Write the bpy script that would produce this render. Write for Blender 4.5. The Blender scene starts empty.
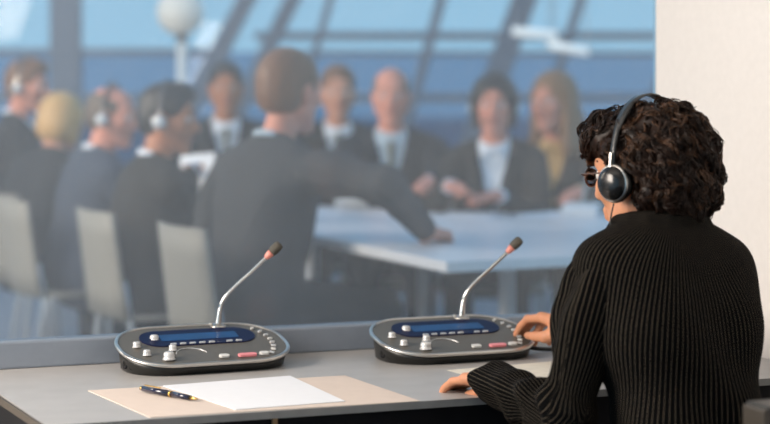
import bpy, bmesh, math, random
import numpy as np
from mathutils import Vector, Matrix
random.seed(7); np.random.seed(7)
SC = bpy.context.scene
COL = SC.collection
PI = math.pi

# ------------------------------------------------------------------ camera, world, lights, exposure
F = 1700.0; CX = 385.0; HZ = 110.0; ZC = 1.21          # focal length in pixels, horizon row, camera height
cam = bpy.data.cameras.new('camera'); cam_ob = bpy.data.objects.new('camera', cam); COL.objects.link(cam_ob)
cam_ob.location = (0, 0, ZC); cam_ob.rotation_euler = (PI/2, 0, 0)
cam.sensor_width = 36; cam.lens = F/770*36; cam.shift_y = (HZ-212)/770
cam.clip_start = .05; cam.clip_end = 500
cam.dof.use_dof = True; cam.dof.focus_distance = 2.95; cam.dof.aperture_fstop = 2.5
SC.camera = cam_ob
vs = SC.view_settings
vs.view_transform = 'Standard'; vs.look = 'None'; vs.exposure = 0.0; vs.gamma = 1.0; vs.use_curve_mapping = False
SC.cycles.max_bounces = 8; SC.cycles.transparent_max_bounces = 16; SC.cycles.use_denoising = True
SC.cycles.caustics_reflective = False; SC.cycles.caustics_refractive = False

world = bpy.data.worlds.new('World'); SC.world = world; world.use_nodes = True
nt = world.node_tree; nt.nodes.clear()
tc = nt.nodes.new('ShaderNodeTexCoord'); sep = nt.nodes.new('ShaderNodeSeparateXYZ'); rp = nt.nodes.new('ShaderNodeValToRGB')
bg = nt.nodes.new('ShaderNodeBackground'); wo = nt.nodes.new('ShaderNodeOutputWorld')
nt.links.new(tc.outputs['Generated'], sep.inputs[0]); nt.links.new(sep.outputs['Z'], rp.inputs[0])
nt.links.new(rp.outputs[0], bg.inputs[0]); nt.links.new(bg.outputs[0], wo.inputs[0])
e = rp.color_ramp.elements
e[0].position = 0.0; e[0].color = (.36, .66, .86, 1); e[1].position = 1.0; e[1].color = (.24, .48, .80, 1)
bg.inputs[1].default_value = .95

def area(name, loc, target, size, size_y, energy, color):
    l = bpy.data.lights.new(name, 'AREA'); l.shape = 'RECTANGLE'; l.size = size; l.size_y = size_y; l.energy = energy; l.color = color
    o = bpy.data.objects.new(name, l); COL.objects.link(o); o.location = loc
    o.rotation_euler = (Vector(target)-Vector(loc)).to_track_quat('-Z', 'Y').to_euler()
    return o
area('booth_window_light', (-2.3, 2.0, 1.75), (.45, 2.9, .85), 1.0, 1.2, 98, (1.0, .87, .75))
area('booth_fill_light', (-.3, 1.9, 2.5), (-.2, 2.5, .7), 1.2, .6, 2.0, (1.0, .95, .88))  # unseen overhead lamp added as soft fill
area('hall_side_light', (-4.6, 4.6, 3.0), (0, 6.6, .9), 2.4, 2.0, 260, (1.0, .84, .66))

# ------------------------------------------------------------------ materials
def hexc(r, g, b):
    f = lambda c: ((c/255)/12.92 if c/255 <= .04045 else ((c/255+.055)/1.055)**2.4)
    return (f(r), f(g), f(b), 1)
MATS = {}
def mat(name, col, rough=.5, metal=0., var=.06, scale=40., bump=0., emit=None, coat=0., spec=.5, sss=0.):
    if name in MATS: return MATS[name]
    m = bpy.data.materials.new(name); m.use_nodes = True; n = m.node_tree.nodes; L = m.node_tree.links
    p = n['Principled BSDF']; p.inputs['Roughness'].default_value = rough; p.inputs['Metallic'].default_value = metal
    p.inputs['Specular IOR Level'].default_value = spec; p.inputs['Coat Weight'].default_value = coat
    if sss: p.inputs['Subsurface Weight'].default_value = sss; p.inputs['Subsurface Radius'].default_value = (.012, .005, .003)
    t = n.new('ShaderNodeTexCoord'); z = n.new('ShaderNodeTexNoise'); z.inputs['Scale'].default_value = scale; z.inputs['Detail'].default_value = 4
    r = n.new('ShaderNodeValToRGB'); c = col
    r.color_ramp.elements[0].position = .3; r.color_ramp.elements[1].position = .7
    r.color_ramp.elements[0].color = tuple(max(0, v*(1-var)) for v in c[:3])+(1,); r.color_ramp.elements[1].color = tuple(min(1, v*(1+var)) for v in c[:3])+(1,)
    L.new(t.outputs['Object'], z.inputs['Vector']); L.new(z.outputs[0], r.inputs[0]); L.new(r.outputs[0], p.inputs['Base Color'])
    if bump:
        b = n.new('ShaderNodeBump'); b.inputs['Strength'].default_value = bump; b.inputs['Distance'].default_value = .002
        L.new(z.outputs[0], b.inputs['Height']); L.new(b.outputs[0], p.inputs['Normal'])
    if emit: p.inputs['Emission Color'].default_value = emit[0]; p.inputs['Emission Strength'].default_value = emit[1]
    MATS[name] = m; return m

def mat_stripe(name, base, stripe, spacing, width):
    m = bpy.data.materials.new(name); m.use_nodes = True; n = m.node_tree.nodes; L = m.node_tree.links
    p = n['Principled BSDF']; p.inputs['Roughness'].default_value = .85; p.inputs['Specular IOR Level'].default_value = .04
    a = n.new('ShaderNodeAttribute'); a.attribute_name = 'stripe'
    d = n.new('ShaderNodeMath'); d.operation = 'DIVIDE'; d.inputs[1].default_value = spacing
    fr = n.new('ShaderNodeMath'); fr.operation = 'PINGPONG'; fr.inputs[1].default_value = .5
    r = n.new('ShaderNodeValToRGB'); r.color_ramp.elements[0].position = .5*width; r.color_ramp.elements[0].color = stripe
    r.color_ramp.elements[1].position = width; r.color_ramp.elements[1].color = base
    L.new(a.outputs['Fac'], d.inputs[0]); L.new(d.outputs[0], fr.inputs[0]); L.new(fr.outputs[0], r.inputs[0]); L.new(r.outputs[0], p.inputs['Base Color'])
    t = n.new('ShaderNodeTexCoord'); z = n.new('ShaderNodeTexNoise'); z.inputs['Scale'].default_value = 900; b = n.new('ShaderNodeBump')
    b.inputs['Strength'].default_value = .25; b.inputs['Distance'].default_value = .001
    L.new(t.outputs['Object'], z.inputs['Vector']); L.new(z.outputs[0], b.inputs['Height']); L.new(b.outputs[0], p.inputs['Normal'])
    MATS[name] = m; return m

def mat_glass(name, film, film_col, gloss=.05, tint=(1, 1, 1, 1)):
    m = bpy.data.materials.new(name); m.use_nodes = True; n = m.node_tree.nodes; L = m.node_tree.links; n.clear()
    o = n.new('ShaderNodeOutputMaterial'); t = n.new('ShaderNodeBsdfTransparent'); t.inputs[0].default_value = tint
    g = n.new('ShaderNodeBsdfGlossy'); g.inputs['Roughness'].default_value = .02
    fz = n.new('ShaderNodeFresnel'); fz.inputs[0].default_value = 1.3
    mx = n.new('ShaderNodeMixShader'); L.new(fz.outputs[0], mx.inputs[0]); L.new(t.outputs[0], mx.inputs[1]); L.new(g.outputs[0], mx.inputs[2])
    if film > 0:
        d = n.new('ShaderNodeBsdfDiffuse'); d.inputs[0].default_value = film_col
        tcn = n.new('ShaderNodeTexCoord'); z = n.new('ShaderNodeTexNoise'); z.inputs['Scale'].default_value = 1.3; z.inputs['Detail'].default_value = 2
        mr = n.new('ShaderNodeMapRange'); mr.inputs[1].default_value = .3; mr.inputs[2].default_value = .7
        mr.inputs[3].default_value = film*.85; mr.inputs[4].default_value = film*1.15
        L.new(tcn.outputs['Object'], z.inputs['Vector']); L.new(z.outputs[0], mr.inputs[0])
        m2 = n.new('ShaderNodeMixShader'); L.new(mr.outputs[0], m2.inputs[0]); L.new(mx.outputs[0], m2.inputs[1]); L.new(d.outputs[0], m2.inputs[2])
        L.new(m2.outputs[0], o.inputs[0])
    else: L.new(mx.outputs[0], o.inputs[0])
    MATS[name] = m; return m

M_DESK = mat('desk_laminate', (.43, .42, .41, 1), .42, 0, .05, 18, .02)
M_DESKEDGE = mat('desk_edge', (.075, .060, .045, 1), .6)
M_BLACK = mat('black_panel', (.008, .008, .010, 1), .6, spec=.2)
M_WALL = mat('cream_wall_paint', (.81, .772, .74, 1), .8, 0, .02, 60, .05)
M_CARPET = mat('navy_carpet', (.010, .014, .030, 1), .95, 0, .2, 300, .3, spec=.1)
M_RAIL = mat('window_rail_paint', (.27, .31, .37, 1), .4, .1, .03)
M_SILVER = mat('satin_silver', (.62, .60, .57, 1), .28, .95, .03)
M_CHROME = mat('chrome', (.70, .69, .67, 1), .22, 1., .02)
M_PLATE = mat('console_grey_metal', (.150, .140, .122, 1), .5, .35, .05, 200)
M_BASE = mat('console_black_plastic', (.012, .012, .011, 1), .38, 0, .1, 100)
M_LCDBEZ = mat('console_blue_bezel', (.006, .009, .045, 1), .4, 0, .05, spec=.12)
M_LCD = mat('lcd_screen', (.010, .050, .15, 1), .35, 0, .25, 30, spec=.2, emit=((.02, .12, .35, 1), .12))
M_KNOB = mat('knob_silver', (.68, .68, .68, 1), .35, .3, .03)
M_PINK = mat('pink_button', (.75, .26, .28, 1), .4, 0, .03, emit=((.9, .2, .22, 1), .12))
M_WHITEBTN = mat('white_button', (.72, .72, .70, 1), .4)
M_REDRING = mat('mic_ring', (.80, .30, .24, 1), .35, 0, .05)
M_MICFOAM = mat('mic_grille', (.12, .11, .09, 1), .55, .5, .5, 900, .8)
M_PAPER = mat('white_paper', (.84, .87, .92, 1), .8, 0, .01)
M_FOLDER = mat('beige_folder', (.70, .60, .53, 1), .8, 0, .02)
M_PEN = mat('pen_lacquer', (.008, .010, .035, 1), .15, 0, .1, coat=.5)
M_GOLD = mat('gold', (.75, .48, .14, 1), .25, 1.)
M_SKIN = mat('skin_warm', (.60, .275, .155, 1), .5, 0, .08, 60, .05, spec=.35, sss=.15)
M_HAIR = mat('dark_brown_hair', (.017, .0075, .0042, 1), .45, 0, .6, 60, spec=.22)
M_PIN = mat_stripe('pinstripe_wool', (.0030, .0029, .0031, 1), (.15, .122, .090, 1), .0080, .048)
M_TROUSER = mat('dark_wool', (.010, .010, .012, 1), .9, spec=.1)
M_GLASSES = mat('glasses_metal', (.16, .10, .08, 1), .3, .8)
M_LENS = mat_glass('spectacle_lens', 0, None, tint=(.9, .86, .84, 1))
M_PANE = mat_glass('veiled_booth_glass', .24, (.60, .70, .82, 1), tint=(.96, .98, 1, 1))  # bluish diffuse film stands in for the veiling reflection on the pane
M_CLEAR = mat_glass('clear_glass', 0, None)
M_FACADE = mat_glass('facade_glass', 0, None, tint=(.92, .97, 1, 1))
M_TINT = mat_glass('tinted_spandrel_glass', 0, None, tint=(.50, .61, .73, 1))
M_MULL = mat('facade_steel', (.13, .17, .23, 1), .5, .2)
M_HFLOOR = mat('hall_floor_stone', (.20, .20, .205, 1), .35, 0, .12, 3)
M_TABLE = mat('white_table_laminate', (.74, .76, .80, 1), .3, 0, .02)
M_CHAIR = mat('cream_chair_shell', (.25, .235, .20, 1), .6, 0, .04)
M_STEEL = mat('chair_steel', (.62, .64, .66, 1), .35, .7)
M_GLOBE = mat('opal_globe', (.80, .77, .70, 1), .4, 0, .02, emit=((1, .93, .82, 1), .12))
M_LAMPPOST = mat('lamp_post_white', (.90, .88, .84, 1), .5)

# ------------------------------------------------------------------ mesh helpers
def mk(name, V, Fc, m, parent=None, smooth=False, loc=None, bevel=0, attr=None, mats=None, midx=None):
    me = bpy.data.meshes.new(name)
    if isinstance(V, np.ndarray) and isinstance(Fc, np.ndarray):
        nv, nf, k = len(V), len(Fc), Fc.shape[1]
        me.vertices.add(nv); me.vertices.foreach_set('co', V.astype(np.float32).ravel())
        me.loops.add(nf*k); me.loops.foreach_set('vertex_index', Fc.astype(np.int32).ravel())
        me.polygons.add(nf); me.polygons.foreach_set('loop_start', np.arange(0, nf*k, k, dtype=np.int32))
        me.update(calc_edges=True); me.validate()
    else:
        me.from_pydata([tuple(v) for v in V], [], [tuple(f) for f in Fc]); me.update()
        bm = bmesh.new(); bm.from_mesh(me); bmesh.ops.recalc_face_normals(bm, faces=bm.faces)
        if bevel: bmesh.ops.bevel(bm, geom=[e for e in bm.edges if len(e.link_faces) == 2 and e.calc_face_angle() > .5], offset=bevel, segments=2, affect='EDGES', profile=.6)
        bm.to_mesh(me); bm.free()
    for mm in (mats or [m]): me.materials.append(mm)
    if midx is not None: me.polygons.foreach_set('material_index', np.asarray(midx, dtype=np.int32))
    if attr is not None:
        a = me.attributes.new('stripe', 'FLOAT', 'POINT'); a.data.foreach_set('value', np.asarray(attr, dtype=np.float32))
    if smooth: me.polygons.foreach_set('use_smooth', np.ones(len(me.polygons), dtype=bool))
    o = bpy.data.objects.new(name, me); COL.objects.link(o)
    if parent is not None: o.parent = parent
    if loc is not None: o.location = loc
    return o
def empty(name, loc, rz=0):
    o = bpy.data.objects.new(name, None); COL.objects.link(o); o.location = loc; o.rotation_euler = (0, 0, rz); o.empty_display_size = .05
    return o
def tag(o, label, cat, group=None):
    o['label'] = label; o['category'] = cat
    if group: o['group'] = group
    return o
def struct(o, label=None):
    o['kind'] = 'structure'
    if label: o['label'] = label
    return o
def copy_tree(o, parent=None):
    c = o.copy(); COL.objects.link(c)
    if parent is not None: c.parent = parent
    for ch in list(o.children): copy_tree(ch, c)
    return c
def box(x0, x1, y0, y1, z0, z1):
    V = [(x, y, z) for x in (x0, x1) for y in (y0, y1) for z in (z0, z1)]
    return V, [(0, 1, 3, 2), (4, 6, 7, 5), (0, 4, 5, 1), (2, 3, 7, 6), (0, 2, 6, 4), (1, 5, 7, 3)]
def prism(poly, z0, z1):
    n = len(poly); V = [(x, y, z0) for x, y in poly]+[(x, y, z1) for x, y in poly]
    return V, [tuple(range(n))[::-1], tuple(range(n, 2*n))]+[(i, (i+1) % n, n+(i+1) % n, n+i) for i in range(n)]
def tube(pts, radii, n=10, caps=True):
    pts = [Vector(p) for p in pts]; V = []; Fc = []
    if not hasattr(radii, '__len__'): radii = [radii]*len(pts)
    t0 = (pts[1]-pts[0]).normalized(); u = t0.orthogonal().normalized()
    for i, p in enumerate(pts):
        t = (pts[min(i+1, len(pts)-1)]-pts[max(i-1, 0)]).normalized()
        u = (u-t*u.dot(t)).normalized(); w = t.cross(u)
        for j in range(n):
            a = 2*PI*j/n; V.append(p+(u*math.cos(a)+w*math.sin(a))*radii[i])
    for i in range(len(pts)-1):
        for j in range(n): Fc.append((i*n+j, i*n+(j+1) % n, (i+1)*n+(j+1) % n, (i+1)*n+j))
    if caps: Fc.append(tuple(range(n))[::-1]); Fc.append(tuple(range((len(pts)-1)*n, len(pts)*n)))
    return V, Fc
def lathe(prof, n=20, c=(0, 0, 0), axis=None):
    """prof: (r, z) list, revolved about z (or about axis)"""
    R = Matrix.Identity(3) if axis is None else Vector((0, 0, 1)).rotation_difference(Vector(axis)).to_matrix()
    c = Vector(c); V = []; Fc = []
    for r, z in prof:
        for j in range(n):
            a = 2*PI*j/n; V.append(c+R@Vector((r*math.cos(a), r*math.sin(a), z)))
    for i in range(len(prof)-1):
        for j in range(n): Fc.append((i*n+j, i*n+(j+1) % n, (i+1)*n+(j+1) % n, (i+1)*n+j))
    Fc.append(tuple(range(n))[::-1]); Fc.append(tuple(range((len(prof)-1)*n, len(prof)*n)))
    return V, Fc
def beam(p, q, w, h, up=(0, 0, 1)):
    p = Vector(p); q = Vector(q); d = (q-p).normalized(); s = d.cross(Vector(up))
    s = s.normalized() if s.length > 1e-4 else Vector((1, 0, 0)); u = s.cross(d)
    V = []
    for e_ in (p, q):
        for a, b in ((-1, -1), (1, -1), (1, 1), (-1, 1)): V.append(e_+s*(a*w/2)+u*(b*h/2))
    return V, [(0, 1, 2, 3), (7, 6, 5, 4), (0, 4, 5, 1), (1, 5, 6, 2), (2, 6, 7, 3), (3, 7, 4, 0)]
def join(*ms):
    V = []; Fc = []
    for v, f in ms:
        o = len(V); V += [tuple(x) for x in v]; Fc += [tuple(i+o for i in q) for q in f]
    return V, Fc
def smooth_path(pts, k=6):
    pts = [Vector(p) for p in pts]; out = []
    for i in range(len(pts)-1):
        p0 = pts[max(i-1, 0)]; p1 = pts[i]; p2 = pts[i+1]; p3 = pts[min(i+2, len(pts)-1)]
        for j in range(k):
            t = j/k; out.append(.5*((2*p1)+(p2-p0)*t+(2*p0-5*p1+4*p2-p3)*t*t+(3*p1-p0-3*p2+p3)*t**3))
    out.append(pts[-1]); return out
def ppt(px, py, D):                      # a measured image position at distance D, as a place in the room
    return Vector(((px-CX)/F*D, D, ZC-(py-HZ)/F*D))
def on_plane(px, py, z):
    return ppt(px, py, (ZC-z)*F/(py-HZ))

# ------------------------------------------------------------------ implicit surfaces (smooth blends -> one continuous skin)
OFF8 = np.array([(i, j, k) for i in (0, 1) for j in (0, 1) for k in (0, 1)], dtype=np.int64)
EDGES = [(a, b) for a in range(8) for b in range(a+1, 8) if np.abs(OFF8[a]-OFF8[b]).sum() == 1]
class SDF:
    def __init__(s): s.ops = []; s.disp = None
    def cap(s, a, b, r1, r2=None, k=.01, mode='u'):
        s.ops.append(('c', np.array(a, float), np.array(b, float), r1, r1 if r2 is None else r2, k, mode)); return s
    def ell(s, c, r, R=None, k=.01, mode='u'):
        s.ops.append(('e', np.array(c, float), np.array(r, float), np.eye(3) if R is None else np.array(R, float), None, k, mode)); return s
    def ecap(s, a, b, r1, r2, R, flat, k=.02, mode='u'):        # capsule flattened along the frame's y axis
        s.ops.append(('f', np.array(a, float), np.array(b, float), (r1, r2), (np.array(R, float), flat), k, mode)); return s
    def fn(s, fun, k=.0, mode='i'): s.ops.append(('n', fun, None, None, None, k, mode)); return s
    def __call__(s, P):
        d = np.full(len(P), 9.)
        for t, a, b, c, e_, k, mode in s.ops:
            if t == 'c':
                ab = b-a; L = max(ab@ab, 1e-9); u = np.clip((P-a)@ab/L, 0, 1)
                q = np.linalg.norm(P-a-u[:, None]*ab, axis=1)-(c+(e_-c)*u)
            elif t == 'e':
                q = (P-a)@c; k0 = np.linalg.norm(q/b, axis=1); k1 = np.linalg.norm(q/(b*b), axis=1); q = k0*(k0-1)/np.maximum(k1, 1e-6)
            elif t == 'f':
                R, fl = e_; W = R*np.array([1, 1/fl, 1]); p = (P-a)@W; ab = (b-a)@W; L = max(ab@ab, 1e-9); u = np.clip(p@ab/L, 0, 1)
                q = (np.linalg.norm(p-u[:, None]*ab, axis=1)-(c[0]+(c[1]-c[0])*u))*min(1, fl)
            else: q = a(P)
            if mode == 'u':
                h = np.maximum(k-np.abs(d-q), 0)/max(k, 1e-6); d = np.minimum(d, q)-h*h*k/4
            else:
                if mode == 's': q = -q
                h = np.maximum(k-np.abs(d-q), 0)/max(k, 1e-6); d = np.maximum(d, q)+h*h*k/4
        if s.disp is not None: d = d+s.disp(P)
        return d
def sdf_mesh(f, lo, hi, h, slack=1.25):
    lo = np.array(lo, float); hi = np.array(hi, float); H = h*16
    dims = np.ceil((hi-lo)/H).astype(int)
    g = np.stack(np.meshgrid(*[np.arange(n) for n in dims], indexing='ij'), -1).reshape(-1, 3).astype(np.int64)
    while True:
        d = f(lo+(g+.5)*H); g = g[np.abs(d) < H*.87*slack+.004]
        if H <= h*1.01: break
        g = (g[:, None, :]*2+OFF8[None]).reshape(-1, 3); H /= 2
    N = dims*16+4
    key = lambda c: (c[..., 0]*N[1]+c[..., 1])*N[2]+c[..., 2]
    ck = key(g[:, None, :]+OFF8[None]); uk, inv = np.unique(ck, return_inverse=True)
    uc = np.stack([uk//(N[1]*N[2]), (uk//N[2]) % N[1], uk % N[2]], -1)
    val = f(lo+uc*h); Vv = val[inv.reshape(ck.shape)]; ins = Vv < 0
    mixed = ins.any(1) & ~ins.all(1); g = g[mixed]; Vv = Vv[mixed]; ins = ins[mixed]
    acc = np.zeros((len(g), 3)); cnt = np.zeros(len(g))
    for a, b in EDGES:
        m = ins[:, a] != ins[:, b]; t = Vv[m, a]/(Vv[m, a]-Vv[m, b])
        acc[m] += OFF8[a]+t[:, None]*(OFF8[b]-OFF8[a]); cnt[m] += 1
    P = lo+(g+acc/cnt[:, None])*h
    gk = key(g); order = np.argsort(gk); sk = gk[order]
    def look(c):
        q = key(c); i = np.clip(np.searchsorted(sk, q), 0, len(sk)-1); ok = sk[i] == q
        return order[i], ok
    Q = []
    for a in range(3):
        ea = np.eye(3, dtype=np.int64)[a]; eb = np.eye(3, dtype=np.int64)[(a+1) % 3]; ec = np.eye(3, dtype=np.int64)[(a+2) % 3]
        i1 = int(np.where((OFF8 == ea).all(1))[0][0]); m = np.where(ins[:, 0] != ins[:, i1])[0]; c = g[m]
        i_b, o1 = look(c-eb); i_bc, o2 = look(c-eb-ec); i_c, o3 = look(c-ec); ok = o1 & o2 & o3
        q = np.stack([m, i_b, i_bc, i_c], 1)[ok]; fl = ~ins[m, 0][ok]; q[fl] = q[fl][:, ::-1]; Q.append(q)
    return P, np.concatenate(Q)
def V3(v): return np.array(v, float)
def unit(v): v = V3(v); return v/np.linalg.norm(v)
def bbox_of(s, pad=.03):
    lo = np.full(3, 9e9); hi = -lo
    for t, a, b, c, e_, k, mode in s.ops:
        if mode != 'u': continue
        if t == 'c': r = max(c, e_); pts = [a-r, a+r, b-r, b+r]
        elif t == 'e': r = max(b); pts = [a-r, a+r]
        elif t == 'f': r = max(c)*max(1, e_[1]); pts = [a-r, a+r, b-r, b+r]
        else: continue
        for p in pts: lo = np.minimum(lo, p); hi = np.maximum(hi, p)
    return lo-pad, hi+pad
def sdf_obj(name, s, h, m, parent, origin, attr=None):
    lo, hi = bbox_of(s); P, Q = sdf_mesh(s, lo, hi, h)
    return mk(name, P-V3(origin), Q, m, parent, True, attr=attr(P) if attr else None)

# ================================================================== THE BOOTH
TH = math.radians(21.5); U2 = Vector((math.cos(TH), math.sin(TH))); N2 = Vector((-math.sin(TH), math.cos(TH))); P0 = Vector((0, 3.385))
ZD = .735                                                # desk top height
def B(a, b): p = P0+U2*a-N2*b; return (p.x, p.y)
AW = .630                                                # the end wall's place along the desk
struct(mk('floor', *prism([B(-3.2, -.03), B(AW+.1, -.03), B(AW+.1, 4.6), B(-3.2, 4.6)], -.1, 0), M_CARPET))
struct(mk('wall_right', *prism([B(AW, -.020), B(AW+.12, -.020), B(AW+.12, 4.6), B(AW, 4.6)], 0, 2.7), M_WALL))
struct(mk('wall_back', *prism([B(-3.2, 4.5), B(AW, 4.5), B(AW, 4.6), B(-3.2, 4.6)], 0, 2.7), M_WALL))
struct(mk('ceiling', *prism([B(-3.2, -.05), B(AW+.12, -.05), B(AW+.12, 4.6), B(-3.2, 4.6)], 2.7, 2.8), M_WALL))
struct(mk('wall_front', *prism([B(-3.2, -.05), B(AW, -.05), B(AW, -.001), B(-3.2, -.001)], 0, ZD), M_WALL))
w1 = struct(empty('window_1', (*B(-.8, 0), ZD)), 'large reflection-veiled interpreter booth window looking into the hall')
def wl(V): o = w1.location; return [(x-o.x, y-o.y, z-o.z) for x, y, z in V]
v, f = prism([B(-3.2, -.05), B(AW, -.05), B(AW, 0), B(-3.2, 0)], ZD, ZD+.05); mk('window_frame', wl(v), f, M_RAIL, w1, bevel=.004)
v, f = prism([B(-3.2, -.05), B(AW, -.05), B(AW, 0), B(-3.2, 0)], 2.6, 2.7); mk('window_frame', wl(v), f, M_RAIL, w1)
v, f = prism([B(-3.2, -.03), B(AW, -.03), B(AW, -.022), B(-3.2, -.022)], ZD+.05, 2.6)
g = mk('pane', wl(v), f, M_PANE, w1)
g.data.materials.append(M_CLEAR)
for p in g.data.polygons:                                # the painted reflection haze lies on the booth side only
    p.material_index = 0 if (p.normal.x*(-N2.x)+p.normal.y*(-N2.y)) > .9 else 1

# desk
L1 = on_plane(0, 396, ZD); L2 = on_plane(45.5, 425.6, ZD); dl = (L1-L2)
back_left = L2+dl*2.02
desk = tag(empty('desk', (.1, 3.1, 0)), 'long grey laminate desk with cut corner running beneath the booth window', 'desk')
front_r = B(AW-.002, .598); back_r = B(AW-.002, .002)
def offs(V, o): return [(x-o[0], y-o[1], z-o[2]) for x, y, z in V]
fl2 = (L2.x, L2.y)
v, f = prism([(back_left.x, back_left.y+.02), fl2, front_r, back_r], ZD-.012, ZD); mk('desk_top', offs(v, desk.location), f, M_DESK, desk)
# brown edging along cut and front
ec = Vector((fl2[0], fl2[1], ZD-.006)); er = Vector((front_r[0], front_r[1], ZD-.006)); eb = Vector((back_left.x, back_left.y, ZD-.006))
nrm = Vector((U2.x*0-N2.x, -N2.y, 0))
v, f = beam(eb+Vector((-.002, -.001, 0)), ec+Vector((-.002, -.001, 0)), .004, .012); mk('edge_band', offs(v, desk.location), f, M_DESKEDGE, desk)
v, f = beam(ec+nrm*.002, er+nrm*.002, .004, .012); mk('edge_band', offs(v, desk.location), f, mat('desk_edge_grey', (.30, .295, .285, 1), .5), desk)
joint = on_plane(262, 421, ZD-.03); aj = (Vector((joint.x, joint.y))-P0).dot(U2)
al = (Vector(fl2)-P0).dot(U2)
for a0, a1 in ((al+.02, aj-.004), (aj+.004, AW)):
    v, f = prism([B(a0, .55), B(a1, .55), B(a1, .57), B(a0, .57)], .02, ZD-.012); mk('front_panel', offs(v, desk.location), f, M_BLACK, desk)
v, f = prism([B(aj-.004, .55), B(aj+.004, .55), B(aj+.004, .578), B(aj-.004, .578)], 0, ZD-.012); mk('panel_post', offs(v, desk.location), f, mat('post_brass', (.42, .27, .14, 1), .4, .4), desk)
v, f = prism([B(al+.01, .02), B(al+.04, .02), B(al+.04, .55), B(al+.01, .55)], 0, ZD-.012); mk('side_panel', offs(v, desk.location), f, M_BLACK, desk)

# papers and pen
def sheet(name, corners, z, th, m, label, cat):
    c = sum(corners, Vector((0, 0, 0)))/len(corners)
    v, f = prism([(p.x-c.x, p.y-c.y) for p in corners], 0, th)
    return tag(mk(name, v, f, m, loc=(c.x, c.y, z)), label, cat)
def rect_from(c0, ang, w, d):
    a = math.radians(ang); u = Vector((math.cos(a), math.sin(a), 0)); n_ = Vector((math.sin(a), -math.cos(a), 0))
    return [c0, c0+u*w, c0+u*w+n_*d, c0+n_*d]
sheet('folder', [on_plane(88, 391, ZD), on_plane(150, 418, ZD), on_plane(420, 401.5, ZD), on_plane(345, 376, ZD)], ZD, .0012, M_FOLDER, 'open beige folder lying on the grey desk under the white sheet', 'folder')
sheet('paper', [on_plane(163, 387, ZD), on_plane(236, 411, ZD), on_plane(345, 402.5, ZD), on_plane(290, 377, ZD)], ZD+.0014, .0012, M_PAPER, 'blank white paper sheet lying on the beige folder', 'paper')
sheet('paper', rect_from(Vector((.113, 3.10, 0)), 28, .297, .21), ZD+.0002, .0006, mat('ivory_paper', (.80, .76, .66, 1), .8), "ivory paper sheet half hidden under the interpreter's forearms", 'paper')
p0 = on_plane(143, 388.5, ZD+.008); p1 = on_plane(198, 399.2, ZD+.006)
pen = tag(empty('pen', (p0.x, p0.y, ZD+.003)), 'dark blue ballpoint pen with gold fittings lying across folder and sheet', 'pen')
dp = (p1-p0); Lp = dp.length; dp.normalize(); up_ = Vector((0, 0, 1))
def penp(t): return (p0+dp*(t*Lp))-pen.location
def pseg(name, t0, t1, r0, r1, m):
    a, b = penp(t0), penp(t1); v, f = tube([a, a.lerp(b, .5), b], [r0, (r0+r1)/2, r1], 14); return mk(name, v, f, m, pen, True)
pseg('cap', .0, .50, .0048, .0053, M_PEN); pseg('band', .50, .53, .0056, .0056, M_GOLD); pseg('barrel', .53, .86, .0050, .0042, M_PEN)
pseg('nose_cone', .86, 1., .0036, .0008, M_GOLD); pseg('end_button', -.04, .0, .0034, .0040, M_GOLD)
v, f = beam(penp(.04)+up_*.0066, penp(.33)+up_*.0066, .0026, .0016); mk('clip', v, f, M_GOLD, pen)

# ------------------------------------------------------------------ interpreter consoles
CW, CD, CR = .325, .195, .088
def rrect(w, d, r, n=14):
    pts = []
    for cx_, cy_, a0 in ((w/2-r, d/2-r, 0), (-w/2+r, d/2-r, 90), (-w/2+r, -d/2+r, 180), (w/2-r, -d/2+r, 270)):
        for i in range(n+1):
            a = math.radians(a0+90*i/n); pts.append((cx_+r*math.cos(a), cy_+r*math.sin(a)))
    return pts
TZ0, TZ1 = .0215, .068
def tz(y): return TZ0+(y+CD/2)/CD*(TZ1-TZ0)
def ringmesh(rings, cap0=True, cap1=True):
    n = len(rings[0]); V = [p for r in rings for p in r]; Fc = []
    for i in range(len(rings)-1):
        for j in range(n): Fc.append((i*n+j, i*n+(j+1) % n, (i+1)*n+(j+1) % n, (i+1)*n+j))
    if cap0: Fc.append(tuple(range(n))[::-1])
    if cap1: Fc.append(tuple(range((len(rings)-1)*n, len(rings)*n)))
    return V, Fc
def onplate(poly, dz): return [(x, y, tz(y)+dz) for x, y in poly]
def ring_at(inset, dz=None, z=None):
    pl = rrect(CW-2*inset, CD-2*inset, CR-inset)
    return [(x, y, z if z is not None else tz(y)+dz) for x, y in pl]
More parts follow.
